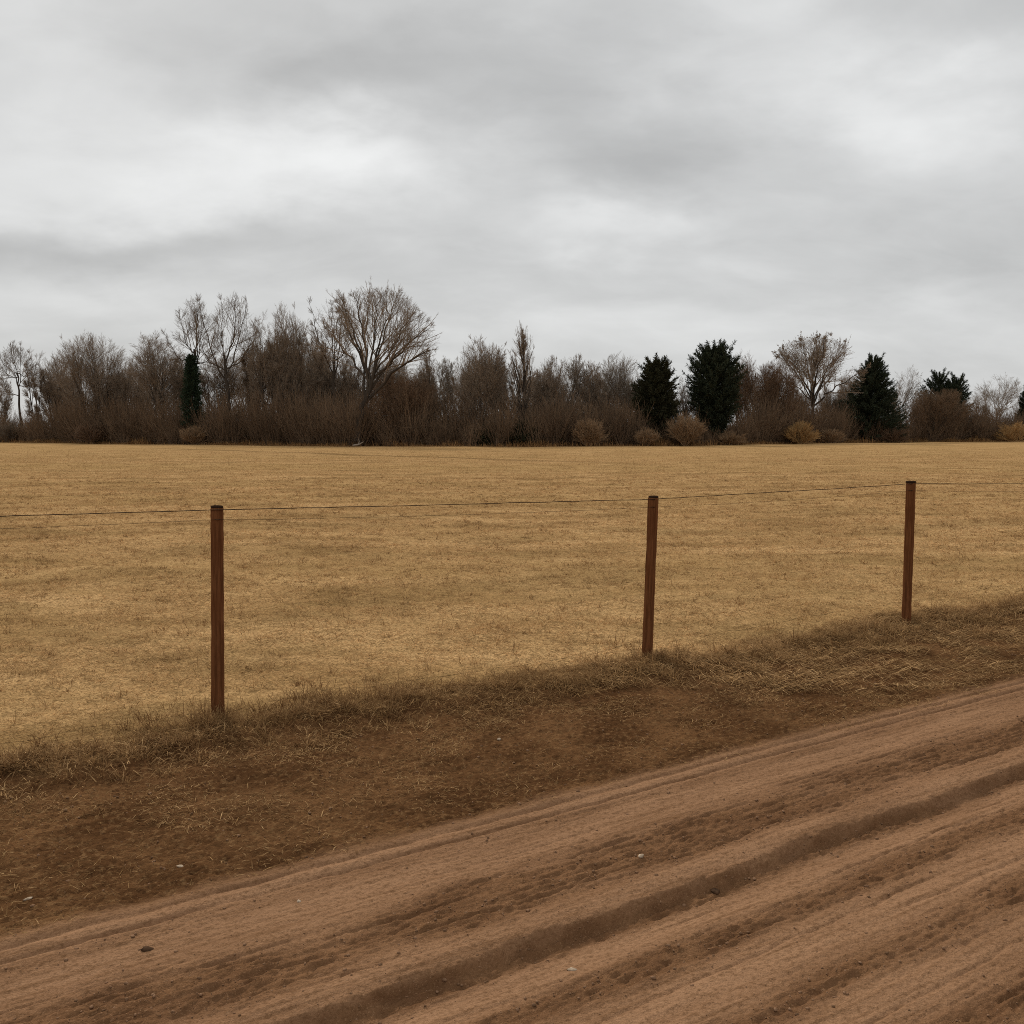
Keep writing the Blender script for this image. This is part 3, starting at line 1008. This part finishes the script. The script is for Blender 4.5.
T = {}
T[1] = tree(20, 343, 20, 'vase', 'slim dark bare tree with open fan of branches at the far left of the treeline', 2, twigs=M_TWIGD, base_px=23, r0=0.17,
            limbs=([(23, 441), (23, 412), (22, 390), (22, 372)], [[(14, 378), (8, 352)], [(11, 392), (2, 366)], [(30, 388), (38, 368)], [(17, 372), (13, 347)], [(20, 368), (19, 345)], [(26, 370), (28, 347)], [(31, 378), (36, 355)]]))
T[2] = tree(38, 350, 9, 'wispy', 'narrow bare tree close beside the slim fan tree at the far left', 4)
T[3] = tree(58, 349, 15, 'wispy', 'hazy bare tree left of the wide broom-shaped tree', 9)
T[4] = tree(97, 333, 34, 'broom', 'wide broom-shaped bare tree with many upright stems, left of the ivy-green column', 5)
T[5] = tree(158, 331, 26, 'wispy', 'thin bare tree spreading leftwards, just left of the tall twin-topped trees', 5)
T[6] = tree(200, 297, 25, 'vase', 'tall bare tree with ragged top rising above the ivy-green column', 3, twigs=M_TWIGD, base_px=199, r0=0.24,
            limbs=([(199, 443), (199, 405), (197, 372), (198, 350)], [[(190, 345), (183, 316)], [(198, 340), (196, 302)], [(205, 348), (212, 312)], [(186, 362), (177, 338)], [(209, 362), (221, 338)], [(201, 345), (204, 306)]]))
T[7] = tree(236, 296, 27, 'vase', 'tall bare tree with open top, right of the ivy-green column', 4, twigs=M_TWIGD, base_px=231, r0=0.26,
            limbs=([(231, 443), (231, 408), (228, 378), (227, 355)], [[(216, 352), (210, 305)], [(225, 345), (224, 301)], [(238, 352), (250, 304)], [(236, 340), (238, 300)], [(245, 362), (260, 330)], [(212, 362), (206, 334)]]))
T[8] = tree(268, 312, 17, 'wispy', 'narrow bare tree between the tall open-topped tree and the upright many-stemmed one', 5)
T[9] = tree(291, 303, 21, 'broom', 'upright many-stemmed bare tree in the dense group left of the big leaning tree', 6)
T[10] = tree(334, 299, 26, 'vase', 'bare tree with several dark stems standing close behind the big leaning tree', 6, twigs=M_TWIGD, base_px=337, r0=0.24,
            limbs=([(337, 443), (336, 410), (335, 382), (336, 358)], [[(325, 350), (317, 308)], [(333, 345), (329, 303)], [(340, 345), (343, 304)], [(345, 355), (353, 318)], [(322, 370), (311, 340)], [(337, 340), (336, 302)]]))
T[11] = tree(376, 289, 64, 'lean', 'biggest bare tree, its dark trunk leaning right under a wide spreading crown', 1.0, twigs=M_TWIG, base_px=357, r0=0.40, lump=0.24,
             limbs=([(357, 441), (361, 420), (367, 400), (373, 378)],
                    [[(361, 352), (344, 318), (332, 298)], [(368, 350), (362, 315), (356, 296)], [(374, 345), (378, 312), (380, 294)], [(380, 350), (391, 318), (398, 296)],
                     [(386, 358), (403, 328), (414, 308)], [(391, 366), (410, 347), (431, 333)], [(394, 374), (416, 360), (436, 352)], [(352, 358), (333, 335), (319, 320)],
                     [(377, 352), (386, 322), (388, 298)], [(364, 348), (352, 322), (345, 300)], [(389, 362), (405, 340), (422, 320)]]))
T[12] = tree(424, 346, 14, 'wispy', 'thin bare tree under the right-hand limb of the big leaning tree', 8)
T[13] = tree(404, 374, 30, 'broom', 'low dense bare tree right of the leaning trunk', 4, twigs=M_RUSSET)
T[14] = tree(445, 357, 12, 'wispy', 'pale slender bare tree in the gap right of the big leaning tree', 16, twigs=M_PALE, bark=M_PALE)
T[15] = tree(480, 337, 27, 'broom', 'fan-topped bare tree left of the pointed poplar', 4)
T[16] = tree(522, 323, 13, 'poplar', 'pointed narrow poplar-shaped bare tree near the middle of the treeline', 4)
T[17] = tree(549, 356, 16, 'broom', 'rounded low bare tree just right of the pointed poplar', 6)
T[18] = tree(573, 354, 16, 'wispy', 'wispy bare tree second to the right of the pointed poplar', 7, twigs=M_PALE)
T[19] = tree(592, 361, 13, 'broom', 'small bare tree third to the right of the pointed poplar', 6)
T[20] = tree(618, 354, 21, 'fan', 'pale fan-shaped bare tree left of the dark conifers', 12, twigs=M_PALE, bark=M_PALE)
T[21] = tree(682, 378, 12, 'wispy', 'small bare tree showing in the gap between the two left conifers', 8)
T[22] = tree(740, 352, 15, 'broom', 'brown bare tree peeping out right of the tallest conifer', 8, twigs=M_RUSSET)
T[23] = tree(773, 360, 22, 'broom', 'brown bushy bare tree left of the wide fan-crowned tree', 5, twigs=M_RUSSET)
T[24] = tree(811, 337, 49, 'lean', 'wide fan-crowned bare tree with russet tips between the conifers', 3, twigs=M_TWIG, leafy=2600, base_px=812, fork=0.72, lump=0.18, r0=0.30,
             limbs=([(812, 441), (812, 426), (811, 412), (811, 400)],
                    [[(796, 380), (776, 358), (764, 356)], [(800, 375), (784, 350)], [(804, 372), (794, 344)], [(808, 370), (804, 340)], [(812, 370), (815, 340)], [(816, 372), (826, 341)],
                     [(821, 375), (838, 346)], [(826, 380), (848, 356)], [(830, 388), (856, 370)], [(792, 388), (768, 372)], [(810, 366), (810, 340)], [(818, 370), (832, 344)]]))
T[25] = tree(899, 367, 17, 'round', 'pale round-topped bare tree behind the pyramid-shaped conifer', 18, twigs=M_PALE, bark=M_TWIG)
T[26] = tree(994, 374, 23, 'round', 'pale dome-crowned bare tree near the right end of the treeline', 20, twigs=M_PALE, bark=M_TWIG)
T[27] = tree(934, 388, 32, 'broom', 'low brown dome-shaped bare tree in front of the slanting conifer', 1.5, twigs=M_THICKET, name='bare_tree')
T[28] = tree(256, 335, 13, 'wispy', 'thin bare tree filling the gap right of the tall open-topped tree', 8)
T[29] = tree(310, 322, 15, 'wispy', 'thin bare tree in the gap between the many-stemmed tree and the dark-stemmed one', 9)
T[30] = tree(132, 357, 16, 'wispy', 'small hazy bare tree at the right shoulder of the wide broom-shaped tree', 8)

# trees massed behind: copies of the ones above
proto = [T[3], T[5], T[12], T[19], T[17], T[9], T[15], T[30]]
fill = [(-40, 352), (-15, 360), (8, 372), (75, 366), (118, 372), (145, 374), (175, 352), (215, 352), (246, 352), (275, 342), (300, 340), (322, 338), (350, 352), (392, 352), (415, 366), (338, 346), (364, 358), (382, 352), (404, 354), (426, 362), (60, 358), (100, 352), (128, 362), (158, 352), (188, 346), (228, 348), (258, 340), (288, 330), (312, 334),
        (470, 356), (490, 352), (518, 358), (545, 366), (582, 368), (618, 372), (770, 378), (825, 384), (838, 388), (795, 386), (890, 388),
        (438, 378), (460, 366), (500, 362), (535, 368), (560, 372), (604, 376), (632, 376), (660, 380), (700, 376), (750, 376), (790, 372), (845, 374), (865, 384), (915, 392), (955, 398), (978, 394), (1018, 392), (1045, 386), (1075, 380)]
rf = random.Random(4)
for k, (px, top) in enumerate(fill):
    src = proto[k % len(proto)]
    D = base_depth(px) + rf.uniform(9, 26)
    H = at_depth(px, top, D)[2]
    zmax = max(v_[2] for c_ in src.children for v_ in c_.bound_box)
    s = H / zmax
    root = empty('bare_tree', ((px - 512) / F * D, D, 0), 'bare brown tree massed with others behind the front row of the treeline', 'tree', 'bare trees massed behind the front row')
    root.scale = (s * 1.05, s * 1.05, s)
    root.rotation_euler = (0, 0, rf.uniform(0, 6.28))
    for ch in src.children:
        c_ = ch.copy()
        col.objects.link(c_)
        c_.parent = root


def conifer(px, top, half, label, off, prof, mat, nb=300, droop=0.0, base_y=None, name='conifer', cat='conifer', upturn=0.9, leaf=0.31, per=165, tops=((0, 1.0),), bare=0.06):
    tree_seed[0] += 1
    r = np.random.default_rng(tree_seed[0])
    D = base_depth(px) + off
    H = at_depth(px, top, D)[2]
    W = half * D / F
    x = (px - 512) / F * D
    root = empty(name, (x, D, float(ground_z(x, D))), label, cat)
    lv, S_, D_, L_ = [], [], [], []
    for tx, th in tops:
        hh = H * th
        P0 = np.zeros((1, 10, 3))
        P0[0, :, 2] = np.linspace(-0.15, hh * 0.985, 10)
        P0[0, :, 0] = tx * W * np.linspace(0, 1, 10) ** 1.5
        P0[0, 1:-1, :2] += r.normal(0, 0.02 * W, (8, 2))
        lv.append((P0, np.linspace(0.018 * H, 0.012, 10)[None], 7))
        m = int(nb * 1.6) // len(tops)
        h = bare + (0.985 - bare) * (np.arange(m) + r.random(m)) / m
        az = np.arange(m) * 2.39996 + r.normal(0, 0.3, m)
        rad = np.interp(h, prof[0], prof[1]) * W * r.uniform(0.62, 1.15, m) * (1.0 if len(tops) == 1 else 0.95)
        el = np.interp(h, [0, 0.5, 0.85, 1], [-0.05, 0.22, 0.7, 1.15]) + r.normal(0, 0.12, m) - droop
        S = np.stack([np.interp(h * hh, P0[0, :, 2], P0[0, :, 0]), np.zeros(m), h * hh], -1)
        S_.append(S)
        D_.append(np.stack([np.cos(az) * np.cos(el), np.sin(az) * np.cos(el), np.sin(el)], -1))
        L_.append(np.maximum(rad, 0.10 * W) / np.maximum(np.cos(el + 0.15), 0.35))
    S, Dd, L = np.concatenate(S_), np.concatenate(D_), np.concatenate(L_)
    P1, R1 = grow(r, S, Dd, L, np.full(len(L), 0.022), 5, 0.07, upturn * 0.5, 0.3)
    kz = H / (np.percentile(P1[:, -1, 2], 99.5) + 0.35 * leaf)
    lv.append((P1, R1, 3))
    lv = [(p_ * np.array([1, 1, kz]), r_, s_) for p_, r_, s_ in lv]
    P1 = lv[-1][0]
    Vt, Ft, Tt = tubes(lv)
    mesh_np('trunk', Vt, [Ft], M_BARK, parent=root, attrs={'tint': ('FLOAT', Tt)})
    # sprays of needles along every branch
    B = len(L)
    s = 0.12 + 0.88 * r.random((B, per)) ** 0.8
    f = np.clip(s * 5, 0, 4.999)
    i = f.astype(int)
    t = (f - i)[..., None]
    b = np.arange(B)[:, None]
    p = P1[b, i] * (1 - t) + P1[b, i + 1] * t
    tg = unit(P1[b, i + 1] - P1[b, i])
    dr = unit(tg * r.uniform(0.5, 1.3, (B, per, 1)) + r.normal(0, 0.62, (B, per, 3)) + np.array([0, 0, 0.10]))
    sd = unit(np.cross(dr, r.normal(size=(B, per, 3))))
    ll = leaf * r.uniform(0.5, 1.25, (B, per, 1)) * np.clip(L[:, None, None] / (0.5 * W), 0.45, 1.2)
    w = ll * r.uniform(0.05, 0.10, (B, per, 1))
    V = np.stack([p, p + dr * ll * 0.45 + sd * w, p + dr * ll, p + dr * ll * 0.45 - sd * w], 2).reshape(-1, 3)
    q = np.arange(B * per * 4).reshape(-1, 4)
    mesh_np('crown', V, [q], mat, parent=root, smooth=False, attrs={'tint': ('FLOAT', np.repeat(r.random(B * per), 4))})
    return root


cone = ([0, 0.08, 0.3, 0.6, 0.85, 1], [0.75, 1.0, 0.95, 0.72, 0.36, 0.08])
C1p = ([0, 0.1, 0.35, 0.6, 0.8, 0.92, 1], [0.55, 0.8, 1.0, 0.92, 0.62, 0.35, 0.1])
C2p = ([0, 0.12, 0.35, 0.55, 0.68, 0.82, 0.93, 1], [0.3, 0.42, 0.72, 1.0, 0.95, 0.66, 0.36, 0.12])
C3p = ([0, 0.05, 0.25, 0.45, 0.65, 0.85, 1], [0.9, 1.05, 1.0, 0.82, 0.56, 0.30, 0.12])
col_p = ([0, 0.1, 0.5, 0.8, 1], [0.7, 1, 0.9, 0.6, 0.2])
conifer(655, 357, 24, 'dark broad conifer with spiky top, left one of the conifers, above the tan shrubs', 3.0, C1p, M_NEEDLE2, nb=330)
conifer(713, 342, 29, 'tallest conifer, almost black, bulging at the top and narrow at its foot', 2.5, C2p, M_NEEDLE, nb=420, upturn=1.2, bare=0.10)
conifer(869, 355, 33, 'dark pyramid-shaped conifer right of the fan-crowned tree', 2.5, C3p, M_NEEDLE, nb=420)
conifer(942, 371, 28, 'slanting dark conifer with two pointed tops behind the brown dome-shaped tree', 8, cone, M_NEEDLE, nb=360, tops=((-0.28, 1.0), (0.45, 0.93)))
conifer(1027, 383, 14, 'small dark conifer cut by the right edge of the photo', 6, cone, M_NEEDLE, nb=200)
conifer(194, 355, 11, 'narrow ivy-green evergreen column among the bare trees at left', 1.5, col_p, M_IVY, nb=190, leaf=0.36, per=40, bare=0.2, name='evergreen_column', cat='evergreen tree')


# ------------------------------------------------------------------ shrubs at the foot of the trees
def shrub(px, top, half, label, off, mat, twig_r=0.011, seed=None):
    return tree(px, top, half, 'shrub', label, off, twigs=mat, bark=mat, name='shrub', cat='shrub', r0=0.10, twig_r=twig_r)


shrub(800, 420, 18, 'bright golden rounded shrub below the fan-crowned tree', -3.0, M_GOLD)
shrub(830, 428, 13, 'smaller dull golden shrub touching the bright golden one', -2.6, M_REDDISH)
shrub(1016, 421, 20, 'golden brown shrub at the right edge of the photo', -2.5, M_GOLD)
shrub(588, 418, 15, 'rounded tan shrub left of the dark conifers', -1.0, M_REDDISH)
shrub(647, 427, 11, 'low tan shrub at the foot of the broad left conifer', -1.2, M_REDDISH)
shrub(685, 412, 17, 'tall tan shrub between the two left conifers', -1.2, M_REDDISH)
shrub(730, 430, 14, 'low brown shrub at the foot of the tallest conifer', -1.0, M_REDDISH)
shrub(195, 424, 12, 'tan brown shrub in front of the ivy-green column', -1.0, M_REDDISH)
shrub(92, 420, 14, 'brown shrub at the foot of the wide broom-shaped tree', -0.8, M_RUSSET)
shrub(10, 420, 14, 'olive brown shrub at the left edge of the photo', -0.5, M_TWIGD)
shrub(890, 426, 16, 'dark brown low shrub at the foot of the pyramid-shaped conifer', -1.0, M_RUSSET)

# low dark evergreen scrub in the middle
def scrub(px, top, half, label):
    tree_seed[0] += 1
    conifer(px, top, half, label, 2.2, ([0, 0.3, 0.7, 1], [0.9, 1.0, 0.8, 0.35]), M_NEEDLE2, nb=200, leaf=0.36, per=60, name='evergreen_shrub', cat='shrub', bare=0.02)


scrub(490, 425, 20, 'dark evergreen shrub below the fan-topped bare tree')
scrub(520, 421, 20, 'dark evergreen shrub directly under the pointed poplar')
scrub(550, 426, 16, 'dark evergreen shrub right of the pointed poplar')

# ------------------------------------------------------------------ thicket: the mass of undergrowth between the trees (stuff)
TX = [-120, 0, 60, 130, 200, 260, 330, 400, 470, 560, 620, 655, 690, 713, 740, 765, 800, 830, 870, 930, 970, 1000, 1024, 1150]
TY = [410, 414, 402, 396, 402, 384, 396, 388, 400, 394, 396, 416, 412, 428, 412, 388, 396, 400, 416, 402, 406, 410, 406, 400]
n = 52000
cl = RNG.integers(0, 900, n)                      # stems rise in clumps
cpx = RNG.uniform(-120, 1150, 900)
coff = RNG.uniform(0.4, 9.0, 900)
ch_ = RNG.uniform(0.6, 1.15, 900)
ctint = RNG.random(900)
ox, oy = RNG.normal(0, 0.32, n), RNG.normal(0, 0.32, n)
px = cpx[cl] + ox * 8.5
grid = np.linspace(-140, 1170, 200)
D = np.interp(px, grid, base_depth_arr(grid)) + coff[cl] + oy
Htop = np.interp(px, TX, TY)
Hm = CAMH + (HORIZON - Htop) / F * D
hh = Hm * ch_[cl] * (0.35 + 0.75 * RNG.random(n) ** 0.6)
X = (px - 512) / F * D
S = np.stack([X, D, np.full(n, -0.05)], -1)
low_ = RNG.random(n) < 0.28
hh = np.where(low_, hh * 0.35, hh)
dd = np.stack([ox * 0.75 + RNG.normal(0, 0.16, n), oy * 0.75 + RNG.normal(0, 0.16, n), np.ones(n)], -1)
P0, R0 = grow(RNG, S, dd, hh * 0.85, RNG.uniform(0.012, 0.026, n), 4, 0.09, 0.3, 0.4)
s, d_, l_, ra = kids(RNG, P0, R0, hh, 5, 0.15, 0.6, 0.36, 0.8)
P1, R1 = grow(RNG, s, d_, l_, RNG.uniform(0.009, 0.016, len(l_)), 2, 0.14, 0.4, 0.5)
Vt, Ft, Tt = tubes([(P0, R0, 3), (P1, R1, 3)])
tint = np.concatenate([np.repeat(ctint[cl], 15), np.repeat(np.repeat(ctint[cl], 5), 9)])
tint = np.clip(tint * 0.75 + Tt * 0.25, 0, 1)
tag(mesh_np('thicket', Vt, [Ft], M_THICKET, attrs={'tint': ('FLOAT', tint)}), kind='stuff')

# pale dead grass along the foot of the trees
n = 40000
px = RNG.uniform(-100, 1130, n)
D = np.interp(px, grid, base_depth_arr(grid)) + RNG.normal(0.0, 1.2, n)
X = (px - 512) / F * D
dens = np.clip(0.5 + 1.2 * fbm(X * 0.12, D * 0.2, 131, 3), 0.05, 1)
k = RNG.random(n) < dens
X, D = X[k], D[k]
n = len(X)
blades('rough_grass', X, D, RNG.uniform(0.15, 0.85, n) * np.clip(0.7 + fbm(X * 0.3, D * 0.3, 132, 2), 0.35, 1.4), RNG.uniform(0.02, 0.05, n), RNG.uniform(0.1, 0.9, n), RNG.uniform(0, 6.28, n), RNG.random(n) * 0.5,
       np.clip(RNG.normal(0.6, 0.25, n), 0, 1))

# bleached log by the leaning tree
c0 = gp(358, 441.5)
pts = np.array([[-0.5, 0, 0.22], [-0.2, 0.05, 0.27], [0.15, 0.0, 0.33], [0.6, -0.05, 0.6]])
V, q = tube(pts, np.array([0.08, 0.10, 0.08, 0.03]), 8)
V2, q2 = tube(np.array([[0.05, 0, 0.3], [0.15, 0.1, 0.6], [0.1, 0.1, 0.95]]), np.array([0.05, 0.04, 0.02]), 6)
o = mesh_np('fallen_log', np.concatenate([V, V2]), [q, q2 + len(V)], M_PALE, attrs={'tint': ('FLOAT', np.full(len(V) + len(V2), 0.9))})
o.location = ((358 - 512) / F * (base_depth(358) - 0.6), base_depth(358) - 0.6, -0.15)
tag(o, 'bleached broken branch lying at the foot of the big leaning tree', 'log')

# ------------------------------------------------------------------ sky
SUN_EL, SUN_AZ = math.radians(34), math.radians(-22)     # behind the treeline, a little left
sun_dir = np.array([math.sin(SUN_AZ) * math.cos(SUN_EL), math.cos(SUN_AZ) * math.cos(SUN_EL), math.sin(SUN_EL)])
ld = bpy.data.lights.new('sun', 'SUN')
ld.energy = 2.3
ld.angle = math.radians(12)
ld.color = (1.0, 0.955, 0.89)
lo = bpy.data.objects.new('sun', ld)
col.objects.link(lo)
import mathutils
lo.rotation_euler = mathutils.Vector(tuple(-sun_dir)).to_track_quat('-Z', 'Y').to_euler()
lo.location = (0, 0, 60)

w = bpy.data.worlds.new('World')
sc.world = w
w.use_nodes = True
nt = w.node_tree
bg = nt.nodes['Background']
bg.inputs['Strength'].default_value = 0.1
sky = N(nt, 'ShaderNodeTexSky', sky_type='NISHITA')
sky.sun_disc = False
sky.sun_elevation = SUN_EL
sky.sun_rotation = SUN_AZ
tc = N(nt, 'ShaderNodeTexCoord').outputs['Generated']
sep = N(nt, 'ShaderNodeSeparateXYZ')
nt.links.new(tc, sep.inputs[0])
dx, dy, dz = sep.outputs
# cloud layer seen in perspective
den = mth(nt, 'ADD', mth(nt, 'MAXIMUM', dz, 0.0), 0.38)
cx_ = mth(nt, 'DIVIDE', dx, den)
cy_ = mth(nt, 'DIVIDE', dy, den)
cmb = N(nt, 'ShaderNodeCombineXYZ')
nt.links.new(cx_, cmb.inputs[0]); nt.links.new(cy_, cmb.inputs[1])
nA = noise(nt, mapping(nt, cmb.outputs[0], scale=(1.5, 2.4, 1), loc=(3.1, 1.2, 0)), 1.0, 6, 0.55, 0.6)
nB = noise(nt, mapping(nt, cmb.outputs[0], scale=(1, 1.5, 1), loc=(0.6, 5.2, 0)), 5.0, 5, 0.55, 0.5)
# banks of brighter and darker cloud at their bearing (a) and height (e), their outlines broken by noise
dyc = mth(nt, 'MAXIMUM', dy, 0.15)
wob = noise(nt, mapping(nt, tc, scale=(1, 1, 2.2)), 5.0, 5, 0.55)
wob2 = noise(nt, mapping(nt, tc, scale=(1, 1, 2.2), loc=(4, 2, 7)), 5.0, 5, 0.55)
a_ = mth(nt, 'ADD', mth(nt, 'DIVIDE', dx, dyc), mth(nt, 'MULTIPLY', mth(nt, 'SUBTRACT', wob, 0.5), 0.34))
e_ = mth(nt, 'ADD', mth(nt, 'DIVIDE', dz, dyc), mth(nt, 'MULTIPLY', mth(nt, 'SUBTRACT', wob2, 0.5), 0.17))


def bank(px, py, hw, hh, amp):
    a0, e0 = (px - 512) / F, (HORIZON - py) / F
    t1 = mth(nt, 'POWER', mth(nt, 'ABSOLUTE', mth(nt, 'MULTIPLY', mth(nt, 'SUBTRACT', a_, a0), F / hw)), 2.0)
    t2 = mth(nt, 'POWER', mth(nt, 'ABSOLUTE', mth(nt, 'MULTIPLY', mth(nt, 'SUBTRACT', e_, e0), F / hh)), 2.0)
    return mth(nt, 'MULTIPLY', mth(nt, 'EXPONENT', mth(nt, 'MULTIPLY', mth(nt, 'ADD', t1, t2), -1.0)), amp)


val = 0.625
for bk in [(330, 168, 125, 42, 0.21), (180, 200, 130, 45, 0.12), (910, 105, 115, 50, 0.20), (620, 235, 110, 24, 0.14), (720, 40, 60, 40, 0.07), (20, 90, 90, 120, 0.08),
           (400, 85, 200, 50, -0.14), (630, 150, 130, 55, -0.15), (110, 252, 230, 34, -0.14), (130, 150, 170, 60, 0.04), (900, 245, 170, 40, -0.07), (480, 300, 160, 22, -0.04), (940, 20, 140, 40, -0.06),
           (40, 320, 120, 22, 0.06), (700, 330, 260, 40, 0.07)]:
    val = mth(nt, 'ADD', bank(*bk), val)
val = mth(nt, 'ADD', val, mth(nt, 'MULTIPLY', mth(nt, 'SUBTRACT', nA, 0.5), 0.26))
val = mth(nt, 'ADD', val, mth(nt, 'MULTIPLY', mth(nt, 'SUBTRACT', nB, 0.5), 0.17))
# an overcast sky is brighter overhead
val = mth(nt, 'MULTIPLY', val, rng_map(nt, dz, 0.40, 0.95, 1.0, 1.2))
cloud = N(nt, 'ShaderNodeCombineXYZ')
for i, k in enumerate((9.9, 10.0, 9.95)):
    nt.links.new(mth(nt, 'MULTIPLY', val, k), cloud.inputs[i])
out = mixc(nt, 0.975, sky.outputs[0], cloud.outputs[0])
nt.links.new(out, bg.inputs['Color'])

# ------------------------------------------------------------------ render settings
sc.view_settings.view_transform = 'Standard'
sc.view_settings.look = 'None'
sc.view_settings.exposure = 0.0
sc.view_settings.gamma = 1.0
sc.cycles.max_bounces = 4
sc.cycles.diffuse_bounces = 3
sc.cycles.use_denoising = False
sc.render.film_transparent = False
sc.cycles.filter_width = 0.95
